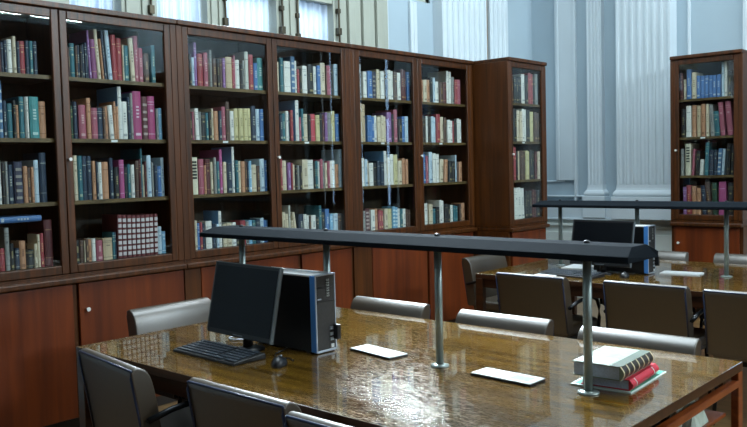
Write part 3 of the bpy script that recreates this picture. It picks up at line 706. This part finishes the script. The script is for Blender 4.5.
def lamp(label, x0, x1, y, posts, z0=1.236):
    t = thing('reading_lamp', label, 'lamp', ((x0 + x1) / 2, y, TZ), 0, 'long table lamps')
    cx_ = (x0 + x1) / 2; a = (x1 - x0) / 2; zb = z0 - TZ
    # hood: shallow trapezoid channel, ends cut sloping
    sec = [(-.118, 0), (-.118, .020), (-.055, .048), (.055, .048), (.118, .020), (.118, 0)]
    ins = [0, 0, .045, .045, 0, 0]
    m = MB(); n = 6
    L_ = [(-a + i_, p[0], zb + p[1]) for p, i_ in zip(sec, ins)]; R_ = [(a - i_ * .35, p[0], zb + p[1]) for p, i_ in zip(sec, ins)]
    m.add(L_ + R_, [(i, i + 1, n + i + 1, n + i) for i in range(n - 1)] + [tuple(range(n)), tuple(range(n, 2 * n))], 0)
    inn = [(-.108, 0), (-.108, .014), (-.05, .040), (.05, .040), (.108, .014), (.108, 0)]
    Li = [(-a + .01 + i_, p[0], zb + p[1]) for p, i_ in zip(inn, ins)]; Ri = [(a - .01 - i_ * .35, p[0], zb + p[1]) for p, i_ in zip(inn, ins)]
    m.add(Li + Ri, [(i, i + 1, n + i + 1, n + i) for i in range(n - 1)] + [tuple(range(n)), tuple(range(n, 2 * n))], 0)
    k = len(m.v) - 4 * n
    m.f += [(k, k + n, k + 3 * n, k + 2 * n), (k + n - 1, k + 2 * n - 1, k + 4 * n - 1, k + 3 * n - 1)]; m.m += [0, 0]; m.sm += [False, False]
    m.build('lamp_hood', M['hood'], t, bevel=.002)
    MB().tube([(-a + .12, 0, zb + .022), (a - .12, 0, zb + .022)], .013, seg=12).build('light_tube', M['tube'], t)
    for px in posts:
        p = MB().tube([(px - cx_, 0, 0.006), (px - cx_, 0, zb + .041)], .0155, seg=16).build('post', M['steel'], t)
        MB().lathe([(0, 0), (.038, 0), (.038, .005), (.02, .010), (.0155, .011)], px - cx_, 0, 0, 20).build('base_flange', M['steel'], p)
        MB().lathe([(.012, zb + .046), (.012, zb + .054), (.006, zb + .058), (0, zb + .058)], px - cx_, 0, 0, 14).build('top_nut', M['dark_metal'], p)
    return t
lamp('near long dark lamp bar on posts over the table with the books', -3.38, -1.11, 2.548, (-3.19, -2.59, -1.96, -1.313))
lamp('farther long dark lamp bar on posts over the table by the blue wall', -3.32, -1.03, 5.66, (-3.14, -2.515, -1.885, -1.255), 1.222)

# ------------------------------------------------------------------ chairs
def make_chair(label, group):
    """origin on the floor, sitter faces +y; back at -y"""
    t = thing('armchair', label, 'chair', (0, 0, 0), 0, group)
    W = .265
    # back pad profile (y, z): flat rear, bulging front, reclined
    yb = -.27
    prof = [(yb + .055, .42), (yb + .028, .60), (yb, .775), (yb + .002, .80), (yb + .018, .812), (yb + .042, .806), (yb + .068, .785), (yb + .085, .745),
            (yb + .098, .68), (yb + .110, .60), (yb + .120, .50), (yb + .122, .43)]
    dense = []
    for i in range(len(prof)):
        p0, p1, p2, p3 = (prof[(i + j) % len(prof)] for j in (-1, 0, 1, 2))
        if i == len(prof) - 1: dense.append(p1); continue
        for q in range(3):
            u = q / 3
            dense.append(tuple(.5 * (2 * p1[c] + (p2[c] - p0[c]) * u + (2 * p0[c] - 5 * p1[c] + 4 * p2[c] - p3[c]) * u * u + (3 * p1[c] - p0[c] - 3 * p2[c] + p3[c]) * u ** 3) if 0 < i < len(prof) - 2 else p1[c] + (p2[c] - p1[c]) * u for c in (0, 1)))
    m = MB(); m.prism_x(dense, -W, W, 0, True); m.build('backrest', M['leather'], t, bevel=.010, seg=3)
    p = MB()
    for s in (-1, 1):
        p.tube([(s * (W - .006), y - .003, z) for y, z in ((yb + .055, .43), (yb + .028, .60), (yb, .775), (yb + .003, .802))], .005, seg=6)
    p.tube([(-W + .006, yb + .001, .801), (W - .006, yb + .001, .801)], .005, seg=6)
    p.build('piping', M['piping'], t)
    MB().box(-W + .02, W - .02, -.19, .26, .39, .47).build('seat', M['leather'], t, bevel=.025, seg=3)
    MB().box(-W + .04, W - .04, -.16, .22, .36, .39).build('seat_frame', M['dark_metal'], t, bevel=.004)
    for s in (-1, 1):
        x = s * (W + .012)
        a = MB()
        path = [(x, -.215, .60), (x, -.12, .625), (x, 0, .64), (x, .10, .637), (x, .17, .61), (x, .20, .56), (x, .205, .48), (x, .19, .40)]
        a.tube(path, .013, seg=10)
        a.tube([(x, -.215, .60), (s * (W - .02), -.20, .60)], .010, seg=8); a.tube([(x, .19, .405), (s * (W - .05), .19, .385)], .010, seg=8)
        a.build('arm', M['dark_metal'], t)
        MB().tube([(s * (W - .05), .19, .37), (s * (W - .03), .21, 0)], .012, seg=10).build('leg', M['dark_metal'], t)
        MB().tube([(s * (W - .05), -.14, .37), (s * (W - .03), -.20, 0)], .012, seg=10).build('leg', M['dark_metal'], t)
    return t
R = math.radians
G1, G2 = 'chairs around the nearer table', 'chairs around the farther table'
ch = make_chair('dark leather armchair nearest the left frame edge, its back to the viewer', G1)
ch.location = (-2.985, 1.945, 0); ch.rotation_euler = (0, 0, R(-7))
for (x, y, rz, lab, g) in [
    (-2.20, 1.965, 0, 'second leather armchair along the near edge, in front of the keyboard', G1),
    (-1.60, 1.905, 0, 'leather armchair at the bottom frame edge, only its top rim showing', G1),
    (-3.735, 2.64, -90, 'leather armchair at the left end of the nearer table, pale sheen on its front', G1),
    (-2.985, 3.19, 180, 'leather armchair across the nearer table, first right of the computer', G1),
    (-2.215, 3.17, 180, 'leather armchair across the nearer table, middle of its far side', G1),
    (-1.50, 3.14, 181, 'leather armchair across the nearer table, behind the stack of books', G1),
    (-2.875, 5.01, 0, 'leather armchair with its back to us, leftmost along the farther table', G2),
    (-2.08, 5.03, 0, 'leather armchair with its back to us, middle one along the farther table', G2),
    (-1.44, 4.99, 0, 'leather armchair with its back to us, cut by the right frame edge', G2),
    (-3.60, 5.62, -90, 'leather armchair at the left end of the farther table', G2),
    (-2.76, 6.33, 180, 'leather armchair beyond the farther table, just right of the far computer', G2),
    (-2.02, 6.36, 180, 'leather armchair beyond the farther table, near the right frame edge', G2)]:
    copy_tree(ch, (x, y, 0), R(rz), lab, g)

# ------------------------------------------------------------------ computers
def tilt(cx, cy, cz, deg):
    return Matrix.Translation((cx, cy, cz)) @ Matrix.Rotation(math.radians(deg), 4, 'X')
def monitor(label):
    t = thing('monitor', label, 'monitor', (-2.839, 2.235, TZ), R(-3), 'computer monitors')
    W = .239; H = .326
    T = tilt(0, -.01, .064, -12)
    m = MB(); m.box(-W, W, -.0, .018, 0, H, 0, T)
    m.box(-W + .06, W - .06, .018, .042, .05, H - .08, 0, T)
    hs = m.build('housing', M['black'], t, bevel=.004)
    MB().box(-W + .014, W - .014, -.002, .001, .022, H - .014, 0, T).build('screen', M['screen'], t)
    MB().box(W - .006, W + .001, -.004, .012, .001, H, 0, T).build('side_trim', M['bezel'], t, bevel=.001)
    MB().box(-W - .001, -W + .003, -.003, .012, .01, H, 0, T).box(-W, W, -.002, .012, H - .002, H + .002, 0, T).build('edge_trim', M['bezel'], t)
    MB().box(-.035, .035, -.003, 0, .007, .012, 0, T).build('maker_mark', M['bezel'], t)
    s = MB(); s.tube([(0, .045, .012), (0, .05, .12)], .022, seg=14); s.lathe([(0, .0), (.07, .0), (.07, .006), (.03, .016), (0, .018)], 0, .055, 0, 28)
    s.build('stand', M['black'], t)
    return t
def tower(label):
    """front faces +x"""
    t = thing('computer_tower', label, 'computer', (-2.502, 2.449, TZ), 0, 'computer towers')
    m = MB().box(-.42, -.022, -.059, .059, .008, .338).build('case', M['black'], t, bevel=.003)
    MB().box(-.42, -.012, -.061, .061, .336, .346).build('top_cover', M['whitemetal'], t, bevel=.003)
    MB().box(-.034, -.003, -.0635, -.052, .008, .342).build('side_stripe', M['blueplastic'], t, bevel=.003)
    f = MB(); f.box(-.02, 0, -.061, -.054, .006, .346); f.box(-.02, 0, .055, .062, .006, .346); f.box(-.02, 0, -.054, .055, .339, .347); f.box(-.02, 0, -.054, .055, .004, .014)
    f.build('front_bezel', M['silver'], t, bevel=.002)
    p = MB().box(-.02, -.003, -.054, .055, .014, .340).build('front_panel', M['mesh'], t)
    MB().box(-.003, .001, -.045, .045, .285, .288).box(-.003, .001, -.05, .05, .225, .228).build('drive_slot', M['black'], p)
    MB().box(-.003, .002, -.050, -.028, .236, .241).build('drive_button', M['silver'], p)
    g = MB()      # vertical maker's lettering, unreadable in the photograph: a column of small light strokes
    z = .246
    for hgt in (.008, .006, .007, .006, .008, .006, .008):
        g.box(-.003, .001, .006, .0105, z, z + hgt); g.box(-.003, .001, .006, .022, z, z + .0032); g.box(-.003, .001, .0175, .022, z, z + hgt); z += .0115
    g.build('lettering', M['white'], p)
    q = MB()
    for z0 in (.05, .072, .098): q.box(-.003, .003, .022, .042, z0, z0 + .013)
    q.build('port', M['silver'], p)
    MB().box(-.003, .0015, .026, .044, .018, .034).build('sticker', M['paper'], p)
    MB().box(.002, .03, .038, .060, .055, .12).build('adapter_plug', M['black'], p, bevel=.003)
    f = MB()
    for x in (-.38, -.06):
        for y in (-.045, .045): f.box(x - .015, x + .015, y - .01, y + .01, 0, .008)
    f.build('foot', M['black'], t)
    return t
def keyboard(label):
    t = thing('keyboard', label, 'keyboard', (-2.86, 2.132, TZ), R(-1.5), 'keyboards')
    m = MB(); m.prism_x([(-.085, 0), (-.085, .012), (.085, .026), (.085, 0)], -.225, .225); m.build('keyboard_body', M['black'], t, bevel=.003)
    xs = [(-.213, .062), (.074, .128), (.140, .213)]
    keys = MB()
    for r in range(6):
        y = -.072 + r * .0255; z = .0125 + (y + .085) / .17 * .014
        x = -.212
        row = keys
        while x < .205:
            wd = .0165
            if r == 0 and -.14 < x < -.12: wd = .105
            if not (.066 < x + wd < .076 or .128 < x + wd < .140):
                row.box(x, x + wd, y, y + .019, z, z + .006)
            x += wd + .0025
    keys.build('keys', M['key'], t, bevel=.0015, seg=1)
    MB().box(-.1, -.04, .077, .083, .026, .0275).build('label_strip', M['bezel'], t)
    return t
def mouse(label):
    t = thing('mouse', label, 'mouse', (-2.50, 2.17, TZ), R(35), 'computer mice')
    vs = []; n = 12
    prof = [(1, 0), (1.02, .010), (.92, .022), (.70, .031), (.35, .036), (0, .037)]
    for s_, z in prof:
        for k in range(n * 2):
            a = PI * k / n; vs.append((.031 * s_ * math.cos(a), .056 * s_ * math.sin(a), z * (1 - .15 * math.sin(a))))
    k2 = n * 2
    fs = [(i * k2 + k, i * k2 + (k + 1) % k2, (i + 1) * k2 + (k + 1) % k2, (i + 1) * k2 + k) for i in range(5) for k in range(k2)]
    fs.append(tuple(range(k2)))
    m = MB(); m.add(vs, fs, 0, True); m.build('mouse_body', M['black'], t)
    MB().tube([(0, .022, .033), (0, .036, .031)], .005, seg=8).build('scroll_wheel', M['silver'], t)
    return t
mo = monitor('dark flat monitor on the nearer table, left of the tower with the blue stripe')
to = tower('black computer tower with pale top and blue stripe on the nearer table')
kb = keyboard('black keyboard lying before the monitor on the nearer table')
ms = mouse('black mouse right of the keyboard on the nearer table')
copy_tree(mo, (-2.655, 5.345, TZ), R(-2), 'dark flat monitor on the farther table, against the pale blue wall')
copy_tree(to, (-2.355, 5.545, TZ), 0, 'computer tower on the farther table, blue-white front edge, partly behind the lamp hood')
copy_tree(kb, (-2.80, 5.19, TZ), R(-8), 'black keyboard on the farther table, seen under the near lamp hood')
copy_tree(ms, (-2.44, 5.28, TZ), R(20), 'small mouse on the farther table beside its keyboard')
o = MB().tube([(-2.66, 2.29, TZ + .004), (-2.60, 2.23, TZ + .004), (-2.55, 2.27, TZ + .004), (-2.50, 2.25, TZ + .004), (-2.485, 2.225, TZ + .012)], .0025, seg=6).tube(
    [(-2.66, 2.29, TZ + .004), (-2.70, 2.40, TZ + .004), (-2.78, 2.56, TZ + .004), (-2.98, 2.56, TZ + .004)], .003, seg=6).build('mouse_cable', M['black'])
tag(o, 'thin black cable curling between monitor foot and mouse', 'cable')
pts = [(-3.06 + .045 * math.cos(a) * (1 + .08 * math.sin(a * 2.3)), 2.40 + .04 * math.sin(a), TZ + .004 + .003 * i / 40) for i, a in ((i, i * 2 * PI * 3 / 40) for i in range(41))]
o = MB().tube(pts, .003, seg=6).build('coiled_cable', M['silver'])
tag(o, 'pale coiled cable lying behind the keyboard under the near monitor', 'cable')

# ------------------------------------------------------------------ plates, books and papers on the tables
def plate(x, y, rz, label):
    t = thing('desk_plate', label, 'plate', (x, y, TZ), R(rz), 'flat framed plates on the nearer table')
    MB().box(-.066, .066, -.052, .052, 0, .007).build('plate_base', M['black'], t, bevel=.001)
    MB().box(-.066, .066, -.052, .052, .007, .011).build('plate_frame', M['white'], t, bevel=.001)
    MB().box(-.042, .040, -.026, .028, .011, .0115).build('plate_print', M['greyprint'], t)
plate(-2.382, 2.583, -8, 'left plate of the white-framed pair right of the near computer tower')
plate(-2.247, 2.563, -8, 'right plate of the white-framed pair right of the near computer tower')
plate(-1.712, 2.553, -2, 'left plate of the white-framed pair between the two nearest lamp posts')
plate(-1.577, 2.547, -2, 'right plate of the white-framed pair between the two nearest lamp posts')

M['mat_green'] = mat('green_sheet', '3f8f78', 0.45, var=0.15, scale=20)
M['mat_edge'] = mat('white_card_edge', 'cfe0da', 0.6)
def oriented(name, label, cat, x, y, z, rz, group=None): return thing(name, label, cat, (x, y, z), R(rz), group)
t = oriented('cover_sheet', 'thin green-and-white folder lying under the two stacked books', 'folder', -1.312, 2.79, TZ, 3)
MB().box(-.112, .112, -.175, .175, 0, .005).build('folder_sheets', M['mat_edge'], t)
MB().box(-.100, .108, -.162, .168, .005, .0065).build('folder_cover', M['mat_green'], t)
M['redcloth'] = mat('red_cloth', 'bc2c3c', 0.4, var=0.08, scale=60)
M['pages_blue'] = mat('page_edges', 'bcc8d8', 0.8, var=0.12, scale=150)
def lying_book(label, x, y, z, rz, w, l, h, cover, spine_extra):
    t = oriented('book', label, 'book', x, y, z, rz, 'books stacked on the nearer table')
    c = MB(); c.box(-w / 2, w / 2 - .008, -l / 2, l / 2, 0, .003); c.box(-w / 2, w / 2 - .008, -l / 2, l / 2, h - .003, h)
    n = 8; arc = [(w / 2 - .010 + .014 * math.sin(PI * i / n), h * i / n) for i in range(n + 1)] + [(w / 2 - .012, h - .001), (w / 2 - .012, .001)]
    c.prism(arc, lambda p, tt: (p[0], tt, p[1]), -l / 2, l / 2, 0)
    c.build('cover', cover, t)
    MB().box(-w / 2 + .004, w / 2 - .012, -l / 2 + .005, l / 2 - .005, .003, h - .003).build('page_block', M['pages_blue'], t)
    spine_extra(t, w, l, h)
    return t
def red_marks(t, w, l, h):
    n = 6
    for y in (-l * .36, l * .3):
        arc = [(w / 2 - .009 + .0145 * math.sin(PI * i / n), h * i / n) for i in range(n + 1)]
        MB().prism(arc, lambda p, tt: (p[0], tt, p[1]), y, y + .004, 0).build('spine_band', M['mat_edge'], t)
lying_book('red cloth-bound book, lower of the two stacked on the green folder', -1.297, 2.765, TZ + .0067, 5, .185, .28, .038, M['redcloth'], red_marks)
M['dark_spine'] = mat('dark_tooled_spine', '2a2620', 0.4, var=0.6, scale=70)
M['marble'] = mat('grey_green_cover', '828e80', 0.65, var=0.15, scale=30)
def old_marks(t, w, l, h):
    n = 8
    for i in range(7):
        y = -l / 2 + l * i / 6.2
        arc = [(w / 2 - .009 + .0150 * math.sin(PI * k / n), h * k / n) for k in range(n + 1)]
        MB().prism(arc, lambda p, tt: (p[0], tt, p[1]), y + .001, y + .008, 0).build('spine_band', M['mark_tan'], t)
    for i in range(6):
        y = -l / 2 + l * i / 6.2 + .008
        arc = [(w / 2 - .0095 + .0146 * math.sin(PI * k / n), h * k / n) for k in range(n + 1)]
        MB().prism(arc, lambda p, tt: (p[0], tt, p[1]), y, y + l / 6.2 - .007, 0).build('spine_panel', M['dark_spine'], t)
    MB().box(w / 2 - .045, w / 2 - .010, -l / 2, l / 2, h, h + .0006).build('cover_strip', M['dark_cloth'], t)
    MB().box(-w / 2 + .004, w / 2 - .055, -l / 2 + .01, -l / 2 + .10, h, h + .0012).build('paper_slip', M['paper'], t)
M['mark_tan'] = mat('tan_spine_band', 'c8b894', 0.5)
M['dark_cloth'] = mat('dark_cloth_strip', '3c4a3f', 0.7)
lying_book('thick old book with banded dark spine and paper slip, topmost of the stack', -1.310, 2.735, TZ + .0452, 3, .185, .285, .050, M['marble'], old_marks)

def sheet(label, x, y, rz, w, l, h=.004):
    o = MB().box(-w / 2, w / 2, -l / 2, l / 2, 0, h).build('paper_sheet', M['paper'], loc=(x, y, TZ), rot=(0, 0, R(rz)))
    tag(o, label, 'paper', 'papers on the farther table')
sheet('white paper lying right of the far computer tower', -2.19, 5.66, 8, .27, .14, .008)
sheet('white papers lying left of the far keyboard on the farther table', -2.985, 5.66, 5, .17, .28, .006)
sheet('small white card before the far keyboard on the farther table edge', -2.95, 5.10, 5, .16, .10, .004)

# ------------------------------------------------------------------ clutter on the open shelf under the nearer table's right end
US = .5705
M['clutter_dark'] = mat('dark_navy_box', '10141e', 0.4); M['clutter_green'] = mat('pale_green_paper', 'aeb9ae', 0.6, var=.2, scale=20)
M['olive'] = mat('olive_cloth', '4a4020', 0.7, var=.25, scale=9); M['orange'] = mat('orange_board', 'b05a38', 0.5)
o = MB().box(-.05, .05, -.12, .12, 0, .075).build('storage_box', M['clutter_dark'], bevel=.004, loc=(-1.138, 2.62, US), rot=(0, 0, R(3)))
tag(o, 'dark box on the shelf under the right end of the nearer table', 'box')
mb = MB(); rn = random.Random(4); g = 7
vs = [((i / g - .5) * .105, (j / g - .5) * .15, .05 + .04 * rn.random() if 0 < i < g and 0 < j < g else .004) for i in range(g + 1) for j in range(g + 1)]
vs2 = [(x, y, 0) for x, y, z in vs]
q = g + 1
fs = [(i * q + j, i * q + j + 1, (i + 1) * q + j + 1, (i + 1) * q + j) for i in range(g) for j in range(g)]
fs2 = [tuple(v + q * q for v in reversed(f)) for f in fs]
per = [i for i in range(q)] + [i * q + g for i in range(1, q)] + [g * q + j for j in range(g - 1, -1, -1)] + [i * q for i in range(g - 1, 0, -1)]
fs3 = [(per[i], per[(i + 1) % len(per)], per[(i + 1) % len(per)] + q * q, per[i] + q * q) for i in range(len(per))]
mb.add(vs + vs2, fs + fs2 + fs3, 0)
o = mb.build('crumpled_paper', M['clutter_green'], loc=(-1.138, 2.99, US), rot=(0, 0, R(2)))
tag(o, 'crumpled pale green paper on the shelf under the nearer table', 'paper')
o = MB().box(-.05, .05, -.14, .14, 0, .022).build('folder', M['orange'], bevel=.002, loc=(-1.138, 2.33, US), rot=(0, 0, R(-2)))
tag(o, 'orange folder on the shelf under the nearer table end', 'folder')

o = MB().lathe([(0, 0), (.018, 0), (.018, .07), (.008, .085), (.008, .1), (0, .1)], 0, 0, 0, 16).build('bottle', M['white'], loc=(-1.12, 2.84, US))
tag(o, 'small white bottle on the shelf under the nearer table, beside the crumpled paper', 'bottle')

# ------------------------------------------------------------------ added warm fill lamps under the ceiling (above the picture)
M['globe'] = None
def globe_mat():
    m, t, b = nt('lit_opal_glass')
    b.inputs['Base Color'].default_value = (1, .9, .75, 1)
    b.inputs['Emission Color'].default_value = (1, .85, .65, 1); b.inputs['Emission Strength'].default_value = 6
    return m
M['globe'] = globe_mat()
for i, (x, y) in enumerate(FILL_PENDANTS):
    t = thing('fill_pendant', 'added opal globe fill lamp hanging over ' + ('the far right of the hall', 'the near right side of the hall')[i], 'lamp', (x, y, 4.6), 0, 'added fill pendants')
    MB().tube([(0, 0, .2), (0, 0, 1.4)], .012).build('rod', M['brass'], t)
    MB().lathe([(.2 * math.sin(PI * k / 12), -.2 * math.cos(PI * k / 12)) for k in range(13)], 0, 0, 0, 24).build('globe', M['globe'], t)
    d = bpy.data.lights.new('fill_pendant_light', 'POINT'); d.energy = FILL_POWER; d.color = WARM; d.shadow_soft_size = .22
    l = bpy.data.objects.new('fill_pendant_light', d); C.objects.link(l); l.location = (x, y, 4.36)
